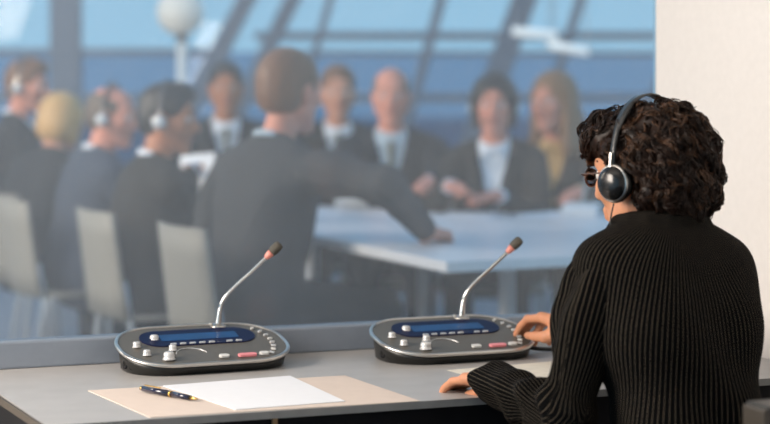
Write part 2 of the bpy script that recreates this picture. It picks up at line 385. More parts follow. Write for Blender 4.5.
def console(loc, rot, label, mic_label):
    c = tag(empty('interpreter_console', loc, rot), label, 'console', 'interpreter consoles on the desk')
    v, f = ringmesh([ring_at(.016, z=.0), ring_at(.012, z=.003), ring_at(.008, dz=-.016), ring_at(.004, dz=-.007)]); mk('base', v, f, M_BASE, c, True)
    v, f = ringmesh([ring_at(.004, dz=-.007), ring_at(.0005, dz=-.0055), ring_at(0, dz=-.003), ring_at(.001, dz=-.0008), ring_at(.004, dz=0.0), ring_at(.0065, dz=-.0006), ring_at(.0072, dz=-.003)], False, False); mk('rim', v, f, M_SILVER, c, True)
    v, f = ringmesh([ring_at(.0068, dz=-.008), ring_at(.0068, dz=-.0018)]); mk('top_plate', v, f, M_PLATE, c)
    def flat(name, poly, z0, z1, m, par=c, bev=0):
        v, f = ringmesh([onplate(poly, z0), onplate(poly, z1)]); return mk(name, v, f, m, par, bevel=bev)
    sh = lambda poly, x, y: [(a+x, b+y) for a, b in poly]
    bz = flat('display_bezel', sh(rrect(.222, .074, .0365), 0, .031), -.003, .0004, M_LCDBEZ)
    flat('screen', sh(rrect(.150, .030, .004, 3), .002, .031), -.001, .0010, M_LCD, bz)
    # small keys under the screen
    for i in range(7):
        x = -.057+.0185*i+(.016 if i > 4 else 0)
        flat('key', sh(rrect(.012, .0042, .002, 3), x, -.0015), -.001, .0022, M_KNOB)
    def knob(x, y, r, h):
        t = tz(y)-.002
        v, f = lathe([(r*1.12, 0), (r*1.12, h*.12), (r*.92, h*.16), (r*.95, h*.5), (r*.9, h*.85), (r*.72, h), (r*.2, h*1.04)], 18, (x, y, t)); return mk('knob', v, f, M_KNOB, c, True)
    for x, y, r, h in KN: knob(x, y, r, h)
    for x, y, w, m in ((.017, -.0715, .020, M_WHITEBTN), (.061, -.073, .036, M_PINK), (.0945, -.0705, .019, M_WHITEBTN)):
        flat('button', sh(rrect(w, .011, .0054, 5), x, y), -.001, .0030, m, bev=.0008)
    # arc scale engraved round the big dial
    arc = []
    for i in range(25):
        a = math.radians(165-150*i/24); arc.append((-.036+.030*math.cos(a), -.052+.033*math.sin(a)))
    v, f = tube([(x, y, tz(y)-.0014) for x, y in arc], .0009, 6); mk('dial_scale', v, f, M_KNOB, c)
    # fan of little keys round the right-hand end
    for i, (x, y) in enumerate(((.117, .056), (.1265, .0387), (.131, .019), (.132, 0), (.1305, -.017), (.1265, -.034), (.120, -.051), (.111, -.067))):
        a = math.atan2(y, x-CW/2+CR)*.7
        ra = a; pl = [(x+p*math.cos(ra)-q*math.sin(ra), y+p*math.sin(ra)+q*math.cos(ra)) for p, q in rrect(.0095, .0045, .002, 3)]
        flat('key', pl, -.001, .0018, M_KNOB if i % 3 else M_WHITEBTN)
    # sockets in the side of the base
    for a in (192, 208):
        ar = math.radians(a); x = -CW/2+CR+(CR-.0095)*math.cos(ar); y = (CR-.0095)*math.sin(ar)
        v, f = lathe([(.0085, -.004), (.0085, .002), (.0055, .002), (.005, -.003)], 14, (x, y, .016), (math.cos(ar), math.sin(ar), .12)); mk('socket', v, f, M_BLACK, c, True)
    # gooseneck microphone fixed to the back edge
    bx_, by_ = .0575, CD/2-.016; zb = tz(by_)-.002
    path = smooth_path([(bx_, by_, zb), (bx_+.003, by_-.002, zb+.032), (bx_+.010, by_-.006, zb+.053), (bx_+.030, by_-.012, zb+.076), (bx_+.060, by_-.022, zb+.104), (bx_+.086, by_-.030, zb+.130)], 6)
    n_ = len(path); rr = [.0072-.0034*min(1, i/(n_*.22)) for i in range(n_)]
    v, f = tube(path, rr, 12); gn = mk('gooseneck', v, f, M_CHROME, c, True)
    v, f = lathe([(.016, 0), (.016, .002), (.010, .004), (.0075, .007)], 18, (bx_, by_, zb-.001)); mk('collar', v, f, M_SILVER, c, True)
    v, f = tube([(bx_-.012, by_, zb+.003), (bx_-.018, by_-.002, zb+.006)], [.0025, .0035], 8); mk('latch', v, f, M_SILVER, c, True)
    d = (path[-1]-path[-3]).normalized(); q = path[-1]
    v, f = lathe([(.0034, -.002), (.0060, .003), (.0072, .010), (.0076, .014)], 16, q, d); mk('light_ring', v, f, M_REDRING, c, True)
    v, f = lathe([(.0078, .014), (.0092, .017), (.0097, .026), (.0094, .033), (.0078, .037), (.004, .0385)], 16, q, d); mk('microphone_head', v, f, M_MICFOAM, c, True)
    return c
KN = [(-.126, .001, .0072, .010), (-.119, -.040, .0072, .010), (-.0855, -.066, .0105, .014), (-.0655, -.024, .0074, .010), (-.0835, .032, .0085, .009)]
console((-.337, 3.146, ZD), math.radians(24.5), 'grey and black interpreter console with gooseneck microphone beside the pen', '')
console((.130, 3.276, ZD), math.radians(22.5), 'grey and black interpreter console under the hand of the interpreter', '')
cb = Vector((.285, 3.345, ZD+.012))
v, f = tube([p-Vector((.33, 3.35, ZD)) for p in smooth_path([(.262, 3.33, ZD+.014), (.30, 3.325, ZD+.008), (.345, 3.345, ZD+.005), (.40, 3.40, ZD+.005), (.44, 3.50, ZD+.005)], 5)], .0042, 8)
tag(mk('cable', v, f, M_BASE, None, True, loc=(.33, 3.35, ZD)), 'black cable leaving the console behind the hand on its buttons', 'cable')

# ================================================================== PEOPLE
def frame(fwd, up):                       # columns right, forward, up
    fw = unit(fwd); r = unit(np.cross(fw, up)); u = np.cross(r, fw); return np.stack([r, fw, u], 1)
def hand(s, wr, d, n, t, curls, sc=1., thumb=(.6, .65, .3), thumb2=(.85, .35, .25), spread=.0):
    """wr wrist, d toward knuckles, n out of the palm, t toward the thumb"""
    d = unit(d); n = unit(V3(n)-d*np.dot(n, d)); t = unit(V3(t)-d*np.dot(t, d)-n*np.dot(t, n)); wr = V3(wr)
    offs_ = (.027, .009, -.009, -.026); kn = (.086, .088, .083, .075)
    ln = ((.042, .026, .021), (.046, .029, .022), (.043, .027, .021), (.034, .020, .018))
    s.cap(wr-d*.012*sc, wr+d*.02*sc, .022*sc, .022*sc, .02)
    for i in range(4):
        K = wr+(d*kn[i]+t*offs_[i]-n*.002*(i in (0, 3)))*sc
        s.cap(wr+(d*.012+t*offs_[i]*.5)*sc, K, .0155*sc, .0108*sc, .012*sc)
    for i in range(4):
        K = wr+(d*kn[i]+t*offs_[i])*sc; ang = 0; p = K; dd = unit(d+t*spread*offs_[i]/.027)
        r = (.0092, .0096, .0090, .0080)[i]
        for j in range(3):
            ang += curls[i][j]; v_ = dd*math.cos(ang)+n*math.sin(ang); q = p+v_*ln[i][j]*sc
            s.cap(p, q, (r-.0007*j)*sc, (r-.0007*(j+1))*sc, .004 if j or True else 0); p = q
    Bp = wr+(d*.022+t*.016+n*.006)*sc
    v1 = unit(d*thumb[0]+t*thumb[1]+n*thumb[2]); v2 = unit(d*thumb2[0]+t*thumb2[1]+n*thumb2[2])
    a = Bp+v1*.044*sc; b = a+v2*.033*sc; c = b+unit(v2+d*.15)*.026*sc
    s.cap(Bp, a, .0155*sc, .0122*sc, .012*sc); s.cap(a, b, .0112*sc, .0100*sc, .004); s.cap(b, c, .0098*sc, .0078*sc, .003)
def head_sdf(s, C, R, sc, female=False):
    T = lambda p: V3(C)+R@(V3(p)*sc)
    E = lambda c, r, k=.02, mode='u': s.ell(T(c), V3(r)*sc, R, k*sc, mode)
    Cp = lambda a, b, r1, r2, k=.015, mode='u': s.cap(T(a), T(b), r1*sc, r2*sc, k*sc, mode)
    E((0, -.012, .036), (.074, .096, .084), .01); E((0, .028, -.022), (.060, .064, .086), .03)
    for x in (-1, 1):
        Cp((x*.050, .000, -.052), (x*.014, .066, -.098), .024, .018, .025)
        E((x*.040, .060, -.018), (.024, .024, .022), .02)
        E((x*.076, -.006, -.006), (.010, .021, .033), .008)
    E((0, .074, -.102), (.019, .017, .015), .02)
    Cp((-.034, .078, .028), (.034, .078, .028), .012, .012, .02)
    for x in (-1, 1): E((x*.031, .104, .006), (.019, .020, .012), .014, 's')
    Cp((0, .088, .016), (0, .112, -.026), .008, .0125, .012)
    for x in (-1, 1): E((x*.012, .100, -.030), (.009, .010, .008), .008)
    Cp((-.018, .086, -.056), (.018, .086, -.056), .0085, .0085, .008); Cp((-.016, .085, -.068), (.016, .085, -.068), .0085, .0085, .006)
def hair_sdf(C, R, sc, style):
    s = SDF(); T = lambda p: V3(C)+R@(V3(p)*sc)
    E = lambda c, r, k=.02, mode='u': s.ell(T(c), V3(r)*sc, R, k*sc, mode)
    Cp = lambda a, b, r1, r2, k=.02, mode='u': s.cap(T(a), T(b), r1*sc, r2*sc, k*sc, mode)
    if style in ('short', 'parted'):
        E((0, -.014, .040), (.082, .104, .092)); E((0, -.045, -.01), (.072, .068, .07), .03)
        if style == 'parted': E((-.02, .03, .10), (.055, .06, .035), .03)
        E((0, .105, -.045), (.082, .095, .118), .012, 's'); s.fn(lambda P: -(((P-V3(C))@R)[:, 2]+.066*sc), .01)
        for x in (-1, 1): E((x*.088, .0, -.022), (.026, .03, .046), .012, 's')
    elif style == 'bald':
        E((0, -.014, .034), (.0795, .1015, .087)); E((0, -.045, -.01), (.07, .068, .066), .03)
        E((0, .03, .10), (.066, .12, .085), .01, 's'); E((0, .11, -.02), (.09, .10, .12), .01, 's'); s.fn(lambda P: -(((P-V3(C))@R)[:, 2]+.060*sc), .01)
        for x in (-1, 1): E((x*.088, .0, -.022), (.026, .03, .046), .012, 's')
    elif style == 'bob':
        E((0, -.018, .040), (.096, .110, .098)); E((0, -.05, -.03), (.095, .078, .085), .04)
        for x in (-1, 1): Cp((x*.072, .0, .02), (x*.072, .005, -.075), .030, .024, .03)
        E((0, .105, -.045), (.062, .085, .115), .015, 's')
    elif style == 'long':
        E((0, -.016, .040), (.090, .108, .096)); E((0, -.05, -.06), (.090, .066, .12), .05)
        for x in (-1, 1): Cp((x*.070, .01, .03), (x*.082, .02, -.20), .030, .026, .03); Cp((x*.06, -.05, -.08), (x*.075, -.03, -.24), .05, .03, .04)
        E((0, .108, -.045), (.060, .088, .12), .015, 's')
    def disp(P):
        q = (P-V3(C))/sc
        return .0022*np.sin(q[:, 0]*170+2*np.sin(q[:, 2]*60))*np.sin(q[:, 1]*130+q[:, 2]*90)
    s.disp = disp; return s
def ik(S, W, l1, l2, pole):
    S = V3(S); W = V3(W); d = np.linalg.norm(W-S); u = (W-S)/d
    if d > (l1+l2)*.985: d = (l1+l2)*.985; W = S+u*d
    a = (l1*l1-l2*l2+d*d)/(2*d); h = math.sqrt(max(0, l1*l1-a*a)); p = V3(pole); p = unit(p-u*np.dot(p, u))
    return S+u*a+p*h, W
def headset(C, R, sc, label, m_band, m_cup, m_shell, boom=True, group=None, w=.088, topz=.135, cup=.030, cable=None):
    C = V3(C); T = lambda p: Vector(R@(V3(p)*sc))
    o = tag(empty('headset', C), label, 'headset', group)
    pts = []
    for i in range(19):
        a = PI*i/18; pts.append(T((w*math.cos(a)*(1-.05*math.sin(a)), -.010*math.sin(a)-.004, -.012+(topz+.012)*math.sin(a)**.82)))
    V = []; Fc = []                                   # a flat sprung band
    for i, p in enumerate(pts):
        a = PI*i/18; n_ = T((math.cos(a), 0, math.sin(a))).normalized(); y = T((0, 1, 0)).normalized(); bw = .009*sc*(1 if 4 <= i <= 14 else .6)
        for a_, b_ in ((-1, 0), (1, 0), (1, 1), (-1, 1)): V.append(p+y*(a_*bw)+n_*(b_*.0035*sc))
    for i in range(len(pts)-1):
        for j in range(4): Fc.append((i*4+j, i*4+(j+1) % 4, i*4+4+(j+1) % 4, i*4+4+j))
    Fc += [(3, 2, 1, 0), tuple(len(V)-4+k for k in range(4))]
    mk('headband', V, Fc, m_band, o, True)
    for x in (-1, 1):
        ax = T((x, 0, 0)).normalized(); c0 = T((x*(w-.012), -.006, -.014))
        v, f = lathe([(cup*.7*sc, 0), (cup*1.0*sc, .003*sc), (cup*1.04*sc, .009*sc), (cup*.96*sc, .014*sc)], 22, c0, ax); pad = mk('ear_pad', v, f, M_BASE, o, True)
        v, f = lathe([(cup*.9*sc, .012*sc), (cup*.93*sc, .016*sc), (cup*.80*sc, .024*sc), (cup*.5*sc, .029*sc), (cup*.15*sc, .030*sc)], 22, c0, ax); ec_ = mk('ear_cup', v, f, m_cup, o, True)
        v, f = lathe([(cup*.98*sc, .012*sc), (cup*1.0*sc, .015*sc), (cup*.93*sc, .0175*sc)], 22, c0, ax); mk('trim_ring', v, f, m_shell, ec_, True)
        v, f = beam(c0+ax*.018*sc+T((0, 0, .02)), c0+ax*.012*sc+T((0, 0, .052)), .006*sc, .004*sc, T((0, 1, 0))); mk('yoke', v, f, m_shell, o)
    if boom:
        v, f = tube(smooth_path([T((w+.012, 0, -.02)), T((w+.004, .04, -.045)), T((.06, .10, -.062)), T((.035, .118, -.064))], 5), .0022*sc, 6); mk('boom', v, f, m_band, o, True)
        v, f = tube([T((.045, .114, -.063)), T((.022, .122, -.065))], [.005*sc, .005*sc], 8); mk('boom_microphone', v, f, M_BASE, o, True)
    if cable is not None:
        v, f = tube(smooth_path([Vector(V3(p)-C) for p in cable], 5), .0013, 6); mk('cord', v, f, M_BASE, o, True)
    return o

def figure(label, J, sty, group=None):
    """J: joints in room coordinates; sty: clothes, hair, mesh fineness. The body is one continuous skin; clothes and hair are its parts."""
    hf = sty['h']; origin = V3(J['root']); o = tag(empty('person', origin), label, 'person', group)
    bw = sty.get('bulk', 1.)
    R = frame(J['fwd'], J['spine']); rgt, fw, sp = R[:, 0], R[:, 1], R[:, 2]
    hip, ch, nk = V3(J['hip']), V3(J['chest']), V3(J['neck']); hc, HR, hs = V3(J['head']), J['HR'], J['hs']
    shL, shR = V3(J['shL']), V3(J['shR'])
    def torso(s, g, k=.05):
        wst = (hip+ch)/2; ww = sty.get('waist', 1.)
        s.ecap(hip-rgt*.06*bw*ww, hip+rgt*.06*bw*ww, .105*bw*ww+g, .105*bw*ww+g, R, .88, k)
        s.ecap(wst-rgt*.045*bw*ww, wst+rgt*.045*bw*ww, .100*bw*ww+g, .100*bw*ww+g, R, .88, k+.04)
        s.ecap(ch-rgt*.065*bw, ch+rgt*.065*bw, .100*bw+g, .100*bw+g, R, .92, k+.04)
        s.cap(shL-sp*.01, nk-sp*.02+fw*.0, .042*bw+g, .048*bw+g, .06); s.cap(shR-sp*.01, nk-sp*.02, .042*bw+g, .048*bw+g, .06)
        s.ecap((ch+nk)/2-rgt*.07*bw, (ch+nk)/2+rgt*.07*bw, .075*bw+g, .075*bw+g, R, .95, .06)
        if sty.get('female'):
            for x in (-1, 1): s.ell(ch+rgt*x*.065+fw*.075+sp*.0, (.058+g, .055+g, .058+g), R, .04)
    # body
    s = SDF(); torso(s, -.008)
    s.cap(nk-sp*.03, hc+HR@V3((0, -.02, -.05))*hs, .054*sty.get('neck', 1.), .050*sty.get('neck', 1.), .04)
    head_sdf(s, hc, HR, hs)
    for side in 'LR':
        sh, el, wr = V3(J['sh'+side]), V3(J['el'+side]), V3(J['wr'+side])
        s.cap(sh, el, .042*bw, .034*bw, .03); s.cap(el, wr, .034*bw, .023*bw, .02)
        hd = J['hand'+side]; hand(s, wr, hd['d'], hd['n'], hd['t'], hd['c'], hd.get('sc', 1.), *( [hd['th'], hd['th2']] if 'th' in hd else []))
        kn_, an = V3(J['kn'+side]), V3(J['an'+side]); hj = hip+rgt*(.085 if side == 'R' else -.085)
        s.cap(hj, kn_, .075*bw, .052*bw, .05); s.cap(kn_, an, .050, .036, .03); s.cap(an+V3((0, 0, -.03)), an+V3(J['fwd'])*.13+V3((0, 0, -.045)), .034, .026, .03)
    sdf_obj('body', s, hf, sty['skin'], o, origin)
    # shirt (shows in the jacket's opening), collar
    T = lambda x, y, z: nk+rgt*x+fw*y+sp*z
    if sty.get('shirt') is not None:
        s = SDF(); torso(s, .004)
        for i in range(10):
            a0, a1 = 2*PI*i/10, 2*PI*(i+1)/10
            pt = lambda a: T(.060*math.sin(a), .012+.062*math.cos(a), .018-.035*math.cos(a))
            s.cap(pt(a0), pt(a1), .013, .013, .01)
        for x in (-1, 1): s.cap(T(x*.012, .078, -.02), T(x*.05, .085, -.045), .012, .008, .012)
        sdf_obj('shirt', s, hf*1.35, sty['shirt'], o, origin)
        if sty.get('tie') is not None:
            s = SDF(); s.cap(T(0, .088, -.030), T(0, .098, -.055), .013, .010, .01)
            cb_ = ch+fw*(.100*bw*.92+.008); s.ecap(T(0, .098, -.055), cb_, .012, .022, R, .35, .01); s.ecap(cb_, (hip+ch)/2+fw*(.1*bw), .022, .026, R, .3, .01)
            sdf_obj('tie', s, hf, sty['tie'], o, origin)
    # jacket with lapels and sleeves
    att_t = att_s = None
    if sty.get('stripe'):
        def att_t(P):
            q = (P-ch)@R; return .150*np.arctan2(q[:, 0]/.16, -(q[:, 1]-.02)/.125)
    s = SDF(); torso(s, .014)
    s.ecap(hip-rgt*.075-sp*.06, hip+rgt*.075-sp*.06, .115*bw, .115*bw, R, .9, .05)
    top = .004
    def opening(P):
        q = (P-nk)@R; z = q[:, 2]; half = np.clip((z+.30)*.26, -.02, .075) if not sty.get('closed') else np.clip((z+.10)*.35, -.02, .06)
        return np.maximum(np.abs(q[:, 0])-half, -(q[:, 1]-.01))*.9
    s.fn(opening, .004, 's')
    s.fn(lambda P: np.linalg.norm(((P-nk)@R)*np.array([1, 1, 0])-np.array([0, .012, 0]), axis=1)*-1+.052+9*(((P-nk)@R)[:, 2] < -.03), .006, 'i') if False else None
    for x in (-1, 1):                                 # lapels and collar
        s.cap(T(x*.070, .02, .012), T(x*.078, .088, -.055), .014, .016, .012); s.cap(T(x*.078, .088, -.055), ch+fw*(.092*bw+.022)+rgt*x*.012-sp*.06, .016, .010, .012)
    for i in range(8):
        a0, a1 = PI/2+PI*i/8, PI/2+PI*(i+1)/8
        pt = lambda a: T(.072*math.sin(a), .020+.070*math.cos(a)*1.0, .014+.012*(-math.cos(a)))
        s.cap(pt(a0), pt(a1), .014, .014, .012)
    fold = sty.get('fold', .004)
    def disp_t(P):
        q = (P-ch)@R; return fold*.8*np.sin(q[:, 2]*34+q[:, 0]*16+1.3*np.sin(q[:, 0]*21))*np.exp(-((q[:, 2]+.12)/.16)**2)
    s.disp = disp_t
    jk = sdf_obj('jacket', s, hf*1.35, sty['jacket'], o, origin, att_t)
    for side in 'LR':
        sh, el, wr = V3(J['sh'+side]), V3(J['el'+side]), V3(J['wr'+side]); sr = sty.get('sleeve', 1.)
        c_end = wr+unit(V3(J['hand'+side]['d']))*sty.get('cuff', .012) if sty.get('cuff') else wr+unit(el-wr)*.012
        s = SDF(); inn = unit((ch+sp*.1)-sh)
        s.cap(sh+inn*.012-sp*.012, sh+(el-sh)*.35, .056*bw*sr, .054*bw*sr, .03); s.cap(sh+(el-sh)*.2, el, .055*bw*sr, .049*bw*sr, .03)
        s.cap(el, c_end, .049*bw*sr, (.040 if sty.get('cuff') else .036)*sr, .02)
        ax1 = unit(el-sh); ax2 = unit(c_end-el); L2_ = np.linalg.norm(c_end-el)
        s.fn(lambda P, c=c_end, a=ax2: (P-c)@a, .006, 'i')           # clean cuff
        r1 = unit(np.cross(ax1, V3((0.2, .3, 1)))); q1 = np.cross(ax1, r1); r2 = unit(r1-ax2*np.dot(r1, ax2)); q2 = np.cross(ax2, r2)
        def disp(P, el=el, sh=sh, ax1=ax1, ax2=ax2, r1=r1, q1=q1, r2=r2, q2=q2):
            t2 = (P-el)@ax2; t1 = (P-el)@ax1; ang = np.arctan2((P-el)@q2, (P-el)@r2)
            w = fold*1.15*np.sin(t2*88+1.8*np.sin(ang+.5)+.6*np.sin(3*ang))*np.exp(-((t2-.05)/.085)**2)
            w += fold*.8*np.sin(t1*60+2*np.sin(ang))*np.exp(-(t1/.12)**2)
            w += fold*.55*np.sin(t1*52+1.7*np.sin(ang+1.2)+.4)*np.exp(-((t1+.13)/.07)**2)
            return w
        s.disp = disp
        if sty.get('stripe'):
            def att_s(P, el=el, ax1=ax1, ax2=ax2, r1=r1, q1=q1, r2=r2, q2=q2):
                d = P-el; up_ = np.clip(.5+((d@ax2)-(-(d@ax1)))/.06*.5, 0, 1)
                a1 = np.arctan2(d@q1, d@r1); a2 = np.arctan2(d@q2, d@r2)
                dd = (a2-a1+PI) % (2*PI)-PI
                return .052*(a1+dd*up_)
        sdf_obj('sleeve', s, hf*1.2, sty['jacket'], jk, origin, att_s)
        if sty.get('shirt') is not None and not sty.get('cuff'):
            s = SDF(); s.cap(wr+unit(el-wr)*.03, wr+unit(wr-el)*.004, .030, .030, .01); sdf_obj('shirt_cuff', s, hf*1.2, sty['shirt'], o, origin)
    # trousers and shoes
    s = SDF(); s.ecap(hip-rgt*.07*bw-sp*.02, hip+rgt*.07*bw-sp*.02, .112*bw, .112*bw, R, .92, .03)
    for side in 'LR':
        kn_, an = V3(J['kn'+side]), V3(J['an'+side]); hj = hip+rgt*(.085 if side == 'R' else -.085)
        s.cap(hj, kn_, .088*bw, .064*bw, .05); s.cap(kn_, an+V3((0, 0, .01)), .062, .052, .03)
    sdf_obj('trousers', s, hf*1.5, sty['trousers'], o, origin)
    for side in 'LR':
        an = V3(J['an'+side]); s = SDF(); fd = V3(J['fwd']); fz_ = V3((0, 0, 1.))
        s.cap(an-fz_*.040-fd*.03, an-fz_*.045+fd*.14, .042, .036, .03); fz0 = J['floor']
        s.fn(lambda P, z=fz0: z-P[:, 2]+.001, .004, 'i'); sdf_obj('shoe', s, hf*1.5, M_BASE, o, origin)
    # hair, eyes, lips
    if 'hair_style' in sty: sdf_obj('hair', hair_sdf(hc, HR, hs, sty['hair_style']), hf*.9, sty['hair'], o, origin)
    for x in (-1, 1):
        c = hc+HR@(V3((x*.031, .080, .006))*hs)-origin; ax = HR[:, 1]
        v, f = lathe([(.0126*hs*math.sin(a), -.0126*hs*math.cos(a)) for a in [PI*i/10+1e-3 for i in range(11)]], 14, c, ax)
        nf = len(f); mi = [1 if (i//14) >= 8 else 0 for i in range(nf)]; mi[-1] = 1; mi[-2] = 0
        mk('eye', v, f, None, o, True, mats=[mat('eye_white', (.75, .72, .68, 1), .3), mat('eye_iris', (.03, .018, .010, 1), .2)], midx=mi)
        s = SDF(); T2 = lambda p: hc+HR@(V3(p)*hs)
        s.cap(T2((x*.014, .092, .035)), T2((x*.034, .088, .038)), .0045*hs, .0042*hs, .003); s.cap(T2((x*.034, .088, .038)), T2((x*.050, .074, .030)), .0042*hs, .002*hs, .003)
        sdf_obj('eyebrow', s, hf*.55, sty['brow'], o, origin)
    s = SDF(); T2 = lambda p: hc+HR@(V3(p)*hs)
    s.cap(T2((-.020, .0895, -.0575)), T2((0, .0955, -.0565)), .003*hs, .0052*hs, .004); s.cap(T2((.020, .0895, -.0575)), T2((0, .0955, -.0565)), .003*hs, .0052*hs, .004)
    s.cap(T2((-.016, .089, -.067)), T2((.016, .089, -.067)), .005*hs, .005*hs, .004)
    sdf_obj('lips', s, hf*.55, mat('lips', (.36, .10, .08, 1), .4), o, origin)
    return o

# ------------------------------------------------------------------ the interpreter in the booth
psi = math.radians(30); wf = V3((-math.sin(psi), math.cos(psi), 0)); wr_ = V3((math.cos(psi), math.sin(psi), 0))
hy = math.radians(43); hfw = V3((-math.sin(hy), math.cos(hy), -.10))
HRw = frame(hfw, (0.02, -.02, 1)); HCw = V3((.432, 2.775, 1.104)); HSw = .93
mid = V3((.447, 2.726, .985)); hipw = V3((.49, 2.60, .56))
J = dict(root=(.49, 2.60, 0), floor=0, fwd=wf, spine=unit(mid-hipw), hip=hipw, chest=hipw+(mid-hipw)*.68, neck=mid+V3((0, .012, .024)), head=HCw, HR=HRw, hs=HSw,
    shL=mid-wr_*.119+V3((0, 0, -.012)), shR=mid+wr_*.120+V3((0, 0, -.022)),
    elL=V3((.274, 2.612, .740)), wrL=V3((.194, 2.782, .766)), elR=V3((.515, 2.985, .835)), wrR=V3((.362, 3.19, .797)),
    handL=dict(d=(-.62, .78, -.10), n=(-.1, -.12, -1), t=(.75, .6, 0), c=[(.10, .30, .25), (.08, .35, .3), (.10, .4, .3), (.12, .4, .3)], sc=.92, th=(.95, -.20, .30), th2=(.95, .0, .25)),
    handR=dict(d=(-.50, .80, .14), n=(-.20, .02, -.95), t=(-.80, -.58, .10), c=[(.30, .55, .30), (.32, .65, .40), (.40, .75, .45), (.5, .8, .45)], sc=.95, th=(.70, .35, .55), th2=(.97, -.05, .22)),
    knL=hipw+wf*.40-wr_*.10+V3((0, 0, -.06)), knR=hipw+wf*.40+wr_*.10+V3((0, 0, -.06)), anL=hipw+wf*.36-wr_*.10+V3((0, 0, -.475)), anR=hipw+wf*.34+wr_*.10+V3((0, 0, -.475)))
STYW = dict(h=.0036, skin=M_SKIN, jacket=M_PIN, trousers=M_TROUSER, stripe=True, female=True, bulk=.845, closed=True, brow=M_HAIR, fold=.0065, cuff=.035, waist=.87, neck=.9, sleeve=1.0)
W = figure('interpreter with curly dark hair in black pinstripe jacket seated at the desk', J, STYW)
# curly hair: a full cap with many bent locks
def curly_hair(parent, origin):
    s = SDF(); T = lambda p: HCw+HRw@(V3(p)*HSw)
    E = lambda c, r, k=.03, mode='u': s.ell(T(c), V3(r)*HSw, HRw, k, mode)
    E((0, -.016, .044), (.089, .103, .079)); E((0, -.060, -.018), (.086, .060, .076), .04); E((0, .055, .082), (.066, .050, .036), .03)
    E((0, .088, .056), (.048, .026, .028), .03)
    E((0, .110, -.045), (.074, .078, .085), .012, 's')
    for x in (-1, 1): E((x*.100, .040, -.050), (.045, .048, .072), .015, 's')
    def disp(P):
        q = (P-HCw)
        return .006*np.sin(q[:, 0]*75+3*np.sin(q[:, 2]*40))*np.sin(q[:, 1]*70+q[:, 2]*55)+.003*np.sin(q[:, 2]*120+q[:, 0]*90)
    s.disp = disp
    lo, hi = bbox_of(s); P, Q = sdf_mesh(s, lo, hi, .004)
    h_ob = mk('hair', P-V3(origin), Q, M_HAIR, parent, True)
    rng = np.random.default_rng(3); V = []; Fc = []; MI = []
    cen = T((0, -.02, .02)); NP = 11; paths = []; offs_ = []; rad = []; cls = []
    idx = rng.integers(0, len(P), 900)
    for i in idx:
        p = P[i]; out = unit(p-cen); loc = (p-HCw)@HRw/HSw
        if loc[1] > .08 and loc[2] < .03: continue
        tang = V3((0, 0, -1.))-HRw[:, 1]*.25+rng.normal(0, .45, 3); tang = unit(tang-out*np.dot(tang, out)); b = np.cross(out, tang)
        Lk = rng.uniform(.035, .070); wl_ = rng.uniform(.028, .045); amp = rng.uniform(.004, .008); ph = rng.uniform(0, 2*PI); fly = rng.random() < .06
        h0 = rng.uniform(.001, .006); hl = rng.random() < .22
        for k_ in range(6):
            t = np.linspace(0, 1, NP); o2 = rng.normal(0, .0022, 2); ph2 = ph+rng.normal(0, .25); L_ = Lk*rng.uniform(.75, 1.1)
            w_ = 2*PI*L_/wl_*t+ph2
            pts = p+np.outer(L_*t, tang)+np.outer(amp*(.5+.7*t)*np.sin(w_)+o2[0], b)
            off = h0*np.sin(PI*np.clip(t*1.05, 0, 1))+.0028*np.cos(w_)+o2[1]*.7-.004*t**3+(.010*t*t if fly else 0)
            paths.append(pts); offs_.append(off); rad.append(rng.uniform(.0007, .0013)); cls.append(1 if hl else 0)
    A = np.array(paths); O = np.array(offs_); sh_ = A.shape; Pn = A.reshape(-1, 3)
    for it in range(3):                                # let every strand follow the shape of the hair
        d0 = s(Pn); g = np.stack([s(Pn+e_)-d0 for e_ in np.eye(3)*.002], 1); g /= np.maximum(np.linalg.norm(g, axis=1), 1e-6)[:, None]
        Pn = Pn-g*(d0-O.ravel())[:, None]
    A = Pn.reshape(sh_)
    for a_, r0, c_ in zip(A, rad, cls):
        le = (a_-HCw)@HRw/HSw
        if (np.linalg.norm(np.diff(a_, axis=0), axis=1) > .016).any(): continue
        if ((le[:, 1] > .03) & (le[:, 2] < .012)).any() or ((le[:, 1] > .0) & (le[:, 2] < -.045)).any(): continue
        v, f = tube([x-V3(origin) for x in a_], [r0*(1-.7*t*t) for t in np.linspace(0, 1, NP)], 4)
        o_ = len(V); V += [tuple(x) for x in v]; Fc += [tuple(k+o_ for k in q) for q in f]; MI += [c_]*len(f)
    cu = mk('curls', V, Fc, None, h_ob, True, mats=[M_HAIR, mat('brown_hair_glints', (.060, .026, .011, 1), .4, 0, .4, 60, spec=.3)], midx=MI); cu['kind'] = 'stuff'
    return h_ob
curly_hair(W, W.location)
earL = HCw+HRw@(V3((-.1, 0, -.014))*HSw)
headset(HCw+HRw@V3((0, .004, .002)), HRw, HSw, 'black headphones with silver trim worn by the interpreter over curly hair', mat('headband_satin_black', (.06, .06, .06, 1), .3, .6), mat('cup_gloss_black', (.012, .012, .012, 1), .2, .1), M_SILVER,
        boom=False, w=.102, topz=.137, cup=.033, cable=[earL+V3((0, 0, -.03)), earL+V3((-.006, -.004, -.06)), earL+V3((-.002, -.002, -.10)), earL+V3((.02, .03, -.15))])
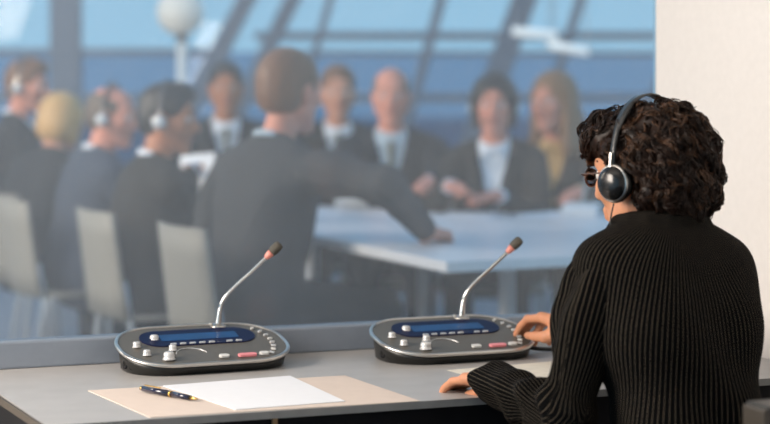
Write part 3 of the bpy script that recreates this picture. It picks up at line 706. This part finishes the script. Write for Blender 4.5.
# spectacles
gl = tag(empty('glasses', HCw), 'thin metal framed spectacles on the face of the interpreter', 'glasses')
def gT(p): return Vector(HRw@(V3(p)*HSw))
for x in (-1, 1):
    rim_ = [gT((x*.033+.023*math.cos(a), .108-.008*abs(math.cos(a))*(math.cos(a)*x > 0), .004+.016*math.sin(a))) for a in [2*PI*i/24 for i in range(25)]]
    v, f = tube(rim_, .0016, 6, False); mk('rim', v, f, M_GLASSES, gl, True)
    v = [r for r in rim_[:-1]]+[r+gT((0, .0015, 0)) for r in rim_[:-1]]; n_ = 24
    mk('lens', v, [tuple(range(n_))[::-1], tuple(range(n_, 2*n_))]+[(i, (i+1) % n_, n_+(i+1) % n_, n_+i) for i in range(n_)], M_LENS, gl)
    v, f = tube(smooth_path([gT((x*.056, .102, .008)), gT((x*.074, .09, .010)), gT((x*.080, .04, .008)), gT((x*.082, -.005, .006))], 4), .0015, 6); mk('temple', v, f, M_GLASSES, gl, True)
v, f = tube(smooth_path([gT((-.011, .110, .008)), gT((0, .113, .012)), gT((.011, .110, .008))], 4), .0014, 6); mk('bridge', v, f, M_GLASSES, gl, True)

# her swivel chair
ca = math.radians(21.5); swc = tag(empty('swivel_chair', (.60, 2.64, 0), ca), 'black swivel chair behind the interpreter at the desk', 'chair')
M_FAB = mat('chair_black_fabric', (.010, .010, .012, 1), .9, 0, .2, 400, .2, spec=.1)
def lbox(name, a, m, par, bev=.01): v, f = box(*a); return mk(name, v, f, m, par, bevel=bev)
lbox('seat', (-.23, .23, -.22, .22, .385, .445), M_FAB, swc, .02)
bk = lbox('backrest', (-.20, .20, -.285, -.245, .50, .800), M_FAB, swc, .015)
for x in (-1, 1): lbox('backrest_frame', (x*.205-.006, x*.205+.006, -.292, -.240, .50, .806), mat('chair_frame_lit', (.05, .04, .03, 1), .4), swc, .003)  # side frames browner than the top: warm light painted into the colour
lbox('backrest_frame', (-.205, .205, -.292, -.240, .800, .810), mat('chair_frame_black', (.02, .02, .02, 1), .4), swc, .003)
v, f = beam((0, -.18, .38), (0, -.275, .55), .05, .012, (0, 1, .3)); mk('back_bracket', v, f, M_BASE, swc)
v, f = tube([(0, 0, .06), (0, 0, .25), (0, 0, .251), (0, 0, .386)], [.030, .030, .020, .020], 14); mk('column', v, f, M_BASE, swc, True)
for i in range(5):
    a = 2*PI*i/5+.3; v, f = beam((0, 0, .085), (.27*math.cos(a), .27*math.sin(a), .065), .04, .025); mk('base_leg', v, f, M_BASE, swc)
    v, f = lathe([(.026, -.018), (.028, -.012), (.028, .012), (.026, .018)], 14, (.27*math.cos(a), .27*math.sin(a), .028), (-math.sin(a), math.cos(a), 0)); mk('caster', v, f, M_BASE, swc, True)

# ================================================================== THE HALL BEYOND THE GLASS
ZF = .06; ZT = .80
struct(mk('floor_hall', *prism([B(-6.5, -.06), B(6.5, -.06), (9, 15), (-9, 15)], -.1, ZF), M_HFLOOR))
# window wall: steel members, panes
YF = 12.0
w2 = struct(empty('window_2', (0, YF, ZF)), 'tall steel framed window wall at the back of the hall')
def fp(px, py, dy=0): p = ppt(px, py, YF+dy); return Vector((p.x, dy, p.z-ZF))
def mull(p, q, w, dep=.12): v, f = beam(p, q, w, dep, (0, 1, 0)); return mk('mullion', v, f, M_MULL, w2, bevel=.006)
PXW = F/YF
def vert(pt, pb, wpx):                                    # a member through two image-measured places, carried on past the view
    a, b = fp(*pt), fp(*pb); d = (b-a)/(a.z-b.z); top = a-d*(3.6-a.z); bot = b+d*b.z
    mull(top, bot, wpx/PXW); return top, bot
LINES = [((-560, 0), (-560, 110), 26), ((-430, 0), (-430, 110), 8), ((-310, 0), (-310, 110), 8), ((-190, 0), (-190, 110), 26), ((-60, 0), (-60, 110), 8), ((66, 0), (66, 110), 30), ((246, 0), (214, 62), 17), ((292, 0), (262, 62), 15), ((330, 0), (316, 50), 7), ((441, 0), (420, 78), 10), ((524, 0), (484, 110), 24), ((580, 0), (562, 60), 9), ((690, 0), (668, 60), 10), ((800, 0), (775, 60), 10), ((910, 0), (884, 60), 24), ((1020, 0), (994, 60), 10), ((1130, 0), (1104, 60), 10), ((1240, 0), (1214, 60), 24)]
tops = [vert(a, b, w) for a, b, w in LINES]
def rail(y, x0, x1, wpx, y2=None): mull(fp(x0, y), fp(x1, y if y2 is None else y2), wpx/PXW, .10)
rail(52, -560, 230, 7); rail(36, 255, 1230, 8); rail(53, 300, 1230, 5, 56); rail(98, -560, 1230, 9); rail(-230, -560, 1260, 9)
# panes between neighbouring members, upper and lower row
def at_z(tb, z): t, b = tb; k = (t.z-z)/(t.z-b.z); return t+(b-t)*k
for (ta, tb_) in zip(tops[:-1], tops[1:]):
    zm = fp(0, 52).z
    for z0, z1, m in ((zm, 3.55, M_FACADE), (.02, zm, M_TINT)):
        a, b, c, d = at_z(ta, z0), at_z(tb_, z0), at_z(tb_, z1), at_z(ta, z1); y = Vector((0, .012, 0))
        mk('pane', [a, b, c, d, a+y, b+y, c+y, d+y], [(0, 1, 2, 3), (7, 6, 5, 4), (0, 4, 5, 1), (1, 5, 6, 2), (2, 6, 7, 3), (3, 7, 4, 0)], m, w2)
struct(mk('ground_outside', *prism([(-120, 15), (120, 15), (120, 300), (-120, 300)], -.4, -.1), mat('outside_paving', (.20, .25, .30, 1), .8)))

# conference table
tb = tag(empty('conference_table', (.4, 5.9, ZF)), 'large white conference table with steel legs behind the glass', 'table')
tp = [(.167, 4.586), (2.1, 5.62), (2.1, 6.42), (.25, 6.88), (-.40, 7.36), (-1.00, 7.40)]
v, f = prism([(x-.4, y-5.9) for x, y in tp], ZT-ZF-.03, ZT-ZF); mk('table_top', v, f, M_TABLE, tb, bevel=.003)
for x, y in ((.36, 5.0), (1.85, 5.75), (1.85, 6.3), (.15, 6.6), (-.75, 7.1), (-.25, 5.85)):
    v, f = tube([(x-.4, y-5.9, 0), (x-.4, y-5.9, .005), (x-.4, y-5.9, ZT-ZF-.03)], .026, 14); mk('leg', v, f, M_STEEL, tb, True)

# chairs
def make_chair():
    c = empty('conference_chair', (0, 0, ZF))
    def panel(name, w0, w1, y0, y1, z0, z1, th, curve):
        V = []; nx, nz = 7, 5
        for k in (0, 1):
            for i in range(nx):
                for j in range(nz):
                    t = j/(nz-1); s_ = i/(nx-1)*2-1; w = w0+(w1-w0)*t
                    if name == 'seat': V.append((s_*w/2, y0+(y1-y0)*t, z0-.012*(1-s_*s_)-(.02*max(0, t-.75)*4*.25)-k*th))
                    else: V.append((s_*w/2, y0+(y1-y0)*t-curve*(1-s_*s_)-k*th, z0+(z1-z0)*t))
        I = lambda k, i, j: k*nx*nz+i*nz+j; Fc = []
        for i in range(nx-1):
            for j in range(nz-1): Fc += [(I(0, i, j), I(0, i+1, j), I(0, i+1, j+1), I(0, i, j+1)), (I(1, i, j), I(1, i, j+1), I(1, i+1, j+1), I(1, i+1, j))]
        for i in range(nx-1): Fc += [(I(0, i, 0), I(1, i, 0), I(1, i+1, 0), I(0, i+1, 0)), (I(0, i, nz-1), I(0, i+1, nz-1), I(1, i+1, nz-1), I(1, i, nz-1))]
        for j in range(nz-1): Fc += [(I(0, 0, j), I(0, 0, j+1), I(1, 0, j+1), I(1, 0, j)), (I(0, nx-1, j), I(1, nx-1, j), I(1, nx-1, j+1), I(0, nx-1, j+1))]
        mk(name, V, Fc, M_CHAIR, c, True)
    panel('seat', .42, .44, -.20, .22, .445, .445, .018, 0)
    panel('backrest', .43, .40, -.215, -.265, .43, .80, .016, .03)
    for x in (-1, 1):
        v, f = tube([(x*.19, .19, 0), (x*.18, .16, .43)], .011, 8); mk('leg', v, f, M_STEEL, c, True)
        v, f = tube([(x*.20, -.26, 0), (x*.185, -.20, .40), (x*.18, -.225, .56)], .011, 8); mk('leg', v, f, M_STEEL, c, True)
    return c
def dirang(fx, fy): return math.atan2(-fx, fy)
chair0 = make_chair(); used = [False]
def chair(x, y, fx, fy, label):
    c = chair0 if not used[0] else copy_tree(chair0); used[0] = True
    c.location = (x, y, ZF); c.rotation_euler = (0, 0, dirang(fx, fy)); return tag(c, label, 'chair', 'conference chairs around the white table')

def suit(name, c): return mat('suit_'+name, c, .9, 0, .08, 200, .05, spec=.15)
S_BLUE = suit('blue_grey', (.045, .058, .085, 1)); S_DARK = suit('charcoal', (.018, .020, .024, 1)); S_GREY = suit('grey', (.050, .052, .056, 1)); S_BROWN = suit('brown_black', (.026, .024, .022, 1))
SK1 = mat('skin_light', (.66, .31, .20, 1), .5, 0, .06, 50, spec=.3); SK2 = mat('skin_tan', (.46, .19, .10, 1), .5, 0, .06, 50, spec=.3); SK3 = mat('skin_pink', (.70, .29, .20, 1), .5, 0, .06, 50, spec=.3)
H_DK = mat('hair_near_black', (.014, .010, .009, 1), .5); H_BR = mat('hair_mid_brown', (.19, .085, .038, 1), .5); H_BL = mat('hair_blond', (.58, .34, .12, 1), .5); H_DB = mat('hair_dark_blond', (.26, .125, .048, 1), .5); H_GY = mat('hair_grey_brown', (.12, .085, .06, 1), .55)
SH_W = mat('shirt_white', (.72, .76, .82, 1), .8); SH_B = mat('shirt_pale_blue', (.42, .52, .60, 1), .8); TIE1 = mat('tie_olive', (.10, .10, .045, 1), .6); TIE2 = mat('tie_navy', (.02, .03, .08, 1), .6)
FIST = [(.9, 1.4, .9)]*4
RELAX = [(.15, .35, .25), (.2, .4, .3), (.25, .45, .3), (.3, .45, .3)]
def seated(label, head, fdir, sty, lean=8, head_dir=None, head_pitch=0, hands=None, hs=1., side_lean=0, chair_label=None, chair_back=None, knees=.44, chair_dir=None, fist=False, pole_r=None):
    """Places a seated person so that the head's centre is at `head`; hands: (left wrist, right wrist) places."""
    fw = unit((fdir[0], fdir[1], 0)); rg = V3((fw[1], -fw[0], 0)); up = V3((0, 0, 1)); hc = V3(head)
    la = math.radians(lean); sp = unit(up*math.cos(la)+fw*math.sin(la)+rg*math.tan(math.radians(side_lean)))
    nk = hc-fw*.035*hs-sp*.160*hs-up*.01
    seat_top = ZF+.445; zh = seat_top+.085
    Ls = (nk[2]-.01-zh)/sp[2]; mid = nk-sp*.035; hip = nk-sp*Ls; ch = hip+(mid-hip)*.68
    sw = (.165 if sty.get('female') else .19)*hs
    shL, shR = mid-rg*sw-sp*.02, mid+rg*sw-sp*.02
    l1, l2 = .29*hs, .255*hs
    hd = frame(head_dir if head_dir is not None else (fw[0], fw[1], -.1), up+fw*.02)
    J = dict(root=(hip[0], hip[1], ZF), floor=ZF, fwd=fw, spine=sp, hip=hip, chest=ch, neck=nk, head=hc, HR=hd, hs=hs, shL=shL, shR=shR)
    for i, (sd, sg) in enumerate((('L', -1), ('R', 1))):
        w = V3(hands[i]) if hands and hands[i] is not None else nk+fw*.36+rg*sg*.12; 
        if not (hands and hands[i] is not None): w[2] = ZT+.035
        el, w = ik(J['sh'+sd], w, l1, l2, V3((0, 0, -1))+rg*sg*.55-fw*.25 if not (pole_r is not None and sd == 'R') else V3(pole_r)); J['el'+sd] = el; J['wr'+sd] = w
        fd = unit((w-el)*V3((1, 1, .15)))
        J['hand'+sd] = dict(d=fd, n=(0, 0, -1), t=np.cross((0, 0, 1), fd)*(-1 if sd == 'L' else 1), c=FIST if fist else RELAX, sc=hs)
        kn_ = hip+fw*knees+rg*sg*.11; kn_[2] = ZF+.50; J['kn'+sd] = kn_; a_ = kn_+fw*.0; a_[2] = ZF+.085; J['an'+sd] = a_
    p = figure(label, J, sty, 'delegates seated around the conference table')
    if chair_label:
        cpos = chair_back if chair_back is not None else hip+fw*.06
        cf = fw if chair_dir is None else unit(chair_dir); chair(cpos[0], cpos[1], cf[0], cf[1], chair_label)
    return J
def st(jacket, skin, hair_style, hair, shirt=None, tie=None, female=False, bulk=1.05, h=.0085, brow=None, **k):
    d = dict(h=h, skin=skin, jacket=jacket, trousers=jacket, hair_style=hair_style, hair=hair, shirt=shirt, tie=tie, female=female, bulk=bulk, brow=brow or hair, fold=.004); d.update(k); return d
HG = 'headsets worn by the delegates'
WBAND = mat('headset_grey', (.06, .06, .065, 1), .4, .2); WCUP = mat('headset_pale', (.62, .64, .66, 1), .4)
def hset(J, label): headset(J['head'], J['HR'], J['hs'], label, WBAND, WCUP, M_SILVER, group=HG, w=.092, topz=.138, cup=.026)
ut = V3((.89, .45, 0)); 
def hp(px, py, D): return V3(ppt(px, py, D))
# people along the near side, seen from behind or in profile
Jc = seated('broad man in grey suit seen from behind, arm stretched onto the white table', hp(290, 92, 5.42), ut+V3((-.15, .2, 0)), st(S_GREY, SK3, 'short', H_BR, SH_B, h=.0075, bulk=1.13), lean=10, head_dir=(.62, .78, -.05),
    hands=(hp(275, 226, 5.75), hp(428, 233, 5.2)), hs=1.08, chair_label='cream chair under the broad man in grey suit', chair_back=(-.375, 5.29), chair_dir=ut, fist=True, pole_r=(.3, -1, .25))
J4 = seated('dark haired person in charcoal jacket with headset, in profile beside the broad man', hp(168, 119, 6.12), ut, st(S_BROWN, SK2, 'parted', H_DK, SH_W), lean=6, head_dir=(1, -.15, -.10),
    hands=(hp(197, 168, 6.55), hp(190, 170, 6.35)), chair_label='cream chair under the dark haired person in charcoal jacket', chair_back=(-.775, 6.09))
hset(J4, 'pale headset worn by the dark haired person beside the broad man')
J3 = seated('balding man in blue grey suit with headset, seated between two profile figures', hp(112, 117, 6.83), ut, st(S_BLUE, SK3, 'bald', H_GY, SH_W, bulk=1.1), lean=9, head_dir=(.98, -.22, -.12),
    chair_label='cream chair under the balding man in blue grey suit', chair_back=(-1.215, 6.80))
hset(J3, 'pale headset worn by the balding man in blue grey suit')
seated('blond woman in dark jacket seen from behind, next to the balding man', hp(63, 122, 7.45), ut+V3((-.1, .5, 0)), st(S_DARK, SK1, 'bob', H_BL, None, female=True), lean=16, head_dir=(.6, .9, -.25), hs=.95,
    chair_label='cream chair under the blond woman seen from behind')
J1 = seated('brown haired man in charcoal suit in profile at the far end of the near row', hp(27, 86, 8.15), ut+V3((0, -.35, 0)), st(S_DARK, SK3, 'parted', H_BR, SH_W), lean=6, head_dir=(1, -.25, -.1),
    chair_label='cream chair under the brown haired man in profile')
hset(J1, 'pale headset worn by the brown haired man in profile')
# people across the table, facing us
back = V3((.05, -1, 0))
seated('dark haired man in charcoal suit and white shirt facing us below the globe lamp', hp(226, 88, 7.95), (.15, -1), st(S_DARK, SK2, 'short', H_DK, SH_W, TIE1), lean=5, head_dir=(.12, -1, -.06), hs=.98,
    chair_label='cream chair under the man facing us below the globe lamp')
seated('brown haired man in dark suit beside the bald man, facing us', hp(338, 92, 8.1), (.1, -1), st(S_BROWN, SK1, 'short', H_BR, SH_W, TIE1), lean=4, head_dir=(.1, -1, -.06), hands=(V3((-.12, 7.70, .64)), V3((-.34, 7.70, .64))), hs=1.03,
    chair_label='cream chair under the brown haired man beside the bald man')
J8 = seated('bald man in dark suit with light shirt and tie facing us', hp(391, 96, 7.3), (.0, -1), st(S_DARK, SK3, 'bald', H_GY, SH_B, TIE1, bulk=1.12), lean=6, head_dir=(-.03, -1, -.08),
    hands=(hp(428, 186, 6.78), hp(372, 192, 6.85)), chair_label='cream chair under the bald man facing us')
J9 = seated('short dark haired woman in dark jacket with wide white collar and headset', hp(494, 105, 6.95), (-.15, -1), st(S_BROWN, SK3, 'bob', H_DK, SH_W, female=True, bulk=1.0), lean=6, head_dir=(-.1, -1, -.05), hs=.98,
    hands=(hp(500, 196, 6.65), hp(450, 186, 6.6)), chair_label='cream chair under the woman with white collar')
hset(J9, 'pale headset worn by the woman with wide white collar')
J10 = seated('long blond haired woman in dark jacket looking towards the others', hp(553, 102, 7.45), (-.3, -1), st(S_BROWN, SK3, 'long', H_DB, mat('blouse_gold', (.62, .38, .13, 1), .7), female=True, bulk=1.0), lean=9, head_dir=(-.65, -.8, -.05), hs=1.04,
    hands=(hp(575, 200, 6.85), hp(525, 202, 6.85)), chair_label='cream chair under the long blond haired woman')

# delegate microphones on the table
def delegate_mic(px, py, rot, label, neck):
    b = on_plane(px, py, ZT); o = tag(empty('table_microphone', (b.x, b.y, ZT), rot), label, 'microphone', 'table microphones')
    v, f = prism([(-.07, -.05), (.07, -.05), (.07, .05), (-.07, .05)], 0, .035); v = [(x, y, z*(1 if y < 0 else 1.5)) for x, y, z in v]; mk('base', v, f, mat('mic_unit_pale', (.70, .73, .76, 1), .35), o, bevel=.008)
    pts = smooth_path([(0, .03, .05)]+neck, 5); v, f = tube(pts, .005, 8); mk('gooseneck', v, f, M_STEEL, o, True)
    d = (pts[-1]-pts[-3]).normalized(); v, f = lathe([(.006, -.006), (.011, 0), (.012, .008)], 12, pts[-1], d); mk('light_ring', v, f, mat('ring_lit_red', (.8, .05, .15, 1), .4, emit=((1, .06, .2, 1), 1.2)), o, True)
    v, f = lathe([(.012, .008), (.014, .014), (.014, .034), (.008, .042)], 12, pts[-1], d); mk('microphone_head', v, f, M_BASE, o, True)
    return o
delegate_mic(450, 205, .2, 'pale table microphone in front of the woman with white collar', [(-.02, .06, .12), (-.06, .08, .17)])
delegate_mic(581, 216, -.3, 'pale table microphone in front of the long blond haired woman', [(.02, .02, .12), (.06, -.01, .19), (.13, -.03, .22)])
delegate_mic(352, 206, .0, 'pale table microphone with lit red ring in front of the bald man', [(.02, .03, .10), (.05, .05, .16), (.075, .06, .19)])
# papers on the conference table
for px, py, a, lab in ((402, 213, 20, 'white paper on the conference table before the bald man'), (468, 216, -15, 'white paper on the conference table between the two women and us'), (540, 214, 10, 'white paper on the conference table before the long blond haired woman'), (300, 212, 30, 'white paper on the conference table beside the broad man')):
    c = on_plane(px, py, ZT); r = rect_from(Vector((0, 0, 0)), a, .21, .297); m_ = sum(r, Vector())/4
    v, f = prism([(p.x-m_.x, p.y-m_.y) for p in r], 0, .003); tag(mk('paper', v, f, M_PAPER, loc=(c.x, c.y, ZT)), lab, 'paper', 'papers on the conference table')
# paper held up by the dark haired person
c = Vector(hp(196, 178, 6.50)); v, f = beam((0, 0, -.09), (0, .05, .09), .15, .002, (.4, 1, 0))
tag(mk('paper', v, f, M_PAPER, loc=c), 'white paper held upright by the dark haired person in profile', 'paper')

# globe lamp
gp = ppt(180, 12, 9.6); lamp = tag(empty('floor_lamp', (gp.x+.01, gp.y, ZF)), 'floor lamp with opal globe on a white post', 'lamp')
zg = gp.z-ZF; rg_ = .132
v, f = lathe([(rg_*math.sin(a), -rg_*math.cos(a)) for a in [PI*i/16+.02 for i in range(16)]]+[(.004, rg_)], 28, (-.01, 0, zg)); mk('globe', v, f, M_GLOBE, lamp, True)
v, f = tube([(0, 0, .02), (0, 0, 1), (0, 0, zg-rg_-.035)], .027, 14); mk('post', v, f, M_LAMPPOST, lamp, True)
v, f = lathe([(.02, 0), (.035, .01), (.035, .04), (.028, .055)], 16, (0, 0, zg-rg_-.045)); mk('holder', v, f, mat('lamp_holder', (.10, .11, .13, 1), .5), lamp, True)
v, f = lathe([(.16, 0), (.16, .015), (.03, .03)], 28, (0, 0, 0)); mk('base', v, f, M_LAMPPOST, lamp, True)

# tubular hall lights hung before the window wall
for a, b, lab in (((512, 31), (556, 35), 'upper tubular pendant light hanging before the window wall'), ((548, 44), (588, 52), 'lower tubular pendant light hanging before the window wall')):
    p, q = ppt(*a, 10.6), ppt(*b, 10.6); c = (p+q)/2; o = tag(empty('pendant_light', c), lab, 'lamp', 'tubular lights in the hall')
    v, f = tube([p-c, (p+q)/2-c, q-c], .026, 14); mk('tube', v, f, mat('tube_light', (.8, .82, .8, 1), .4, emit=((.9, .97, 1, 1), .55)), o, True)
    for e_ in (p, q):
        d_ = (e_-c)*.92; v, f = tube([d_+Vector((0, 0, .02)), d_+Vector((0, 0, 1.6))], .004, 6); mk('hanger', v, f, M_STEEL, o, True)
    for e_, k in ((p, 1), (q, -1)):
        v, f = tube([(e_-c), (e_-c)*1.06], .029, 14); mk('end_cap', v, f, M_STEEL, o, True)
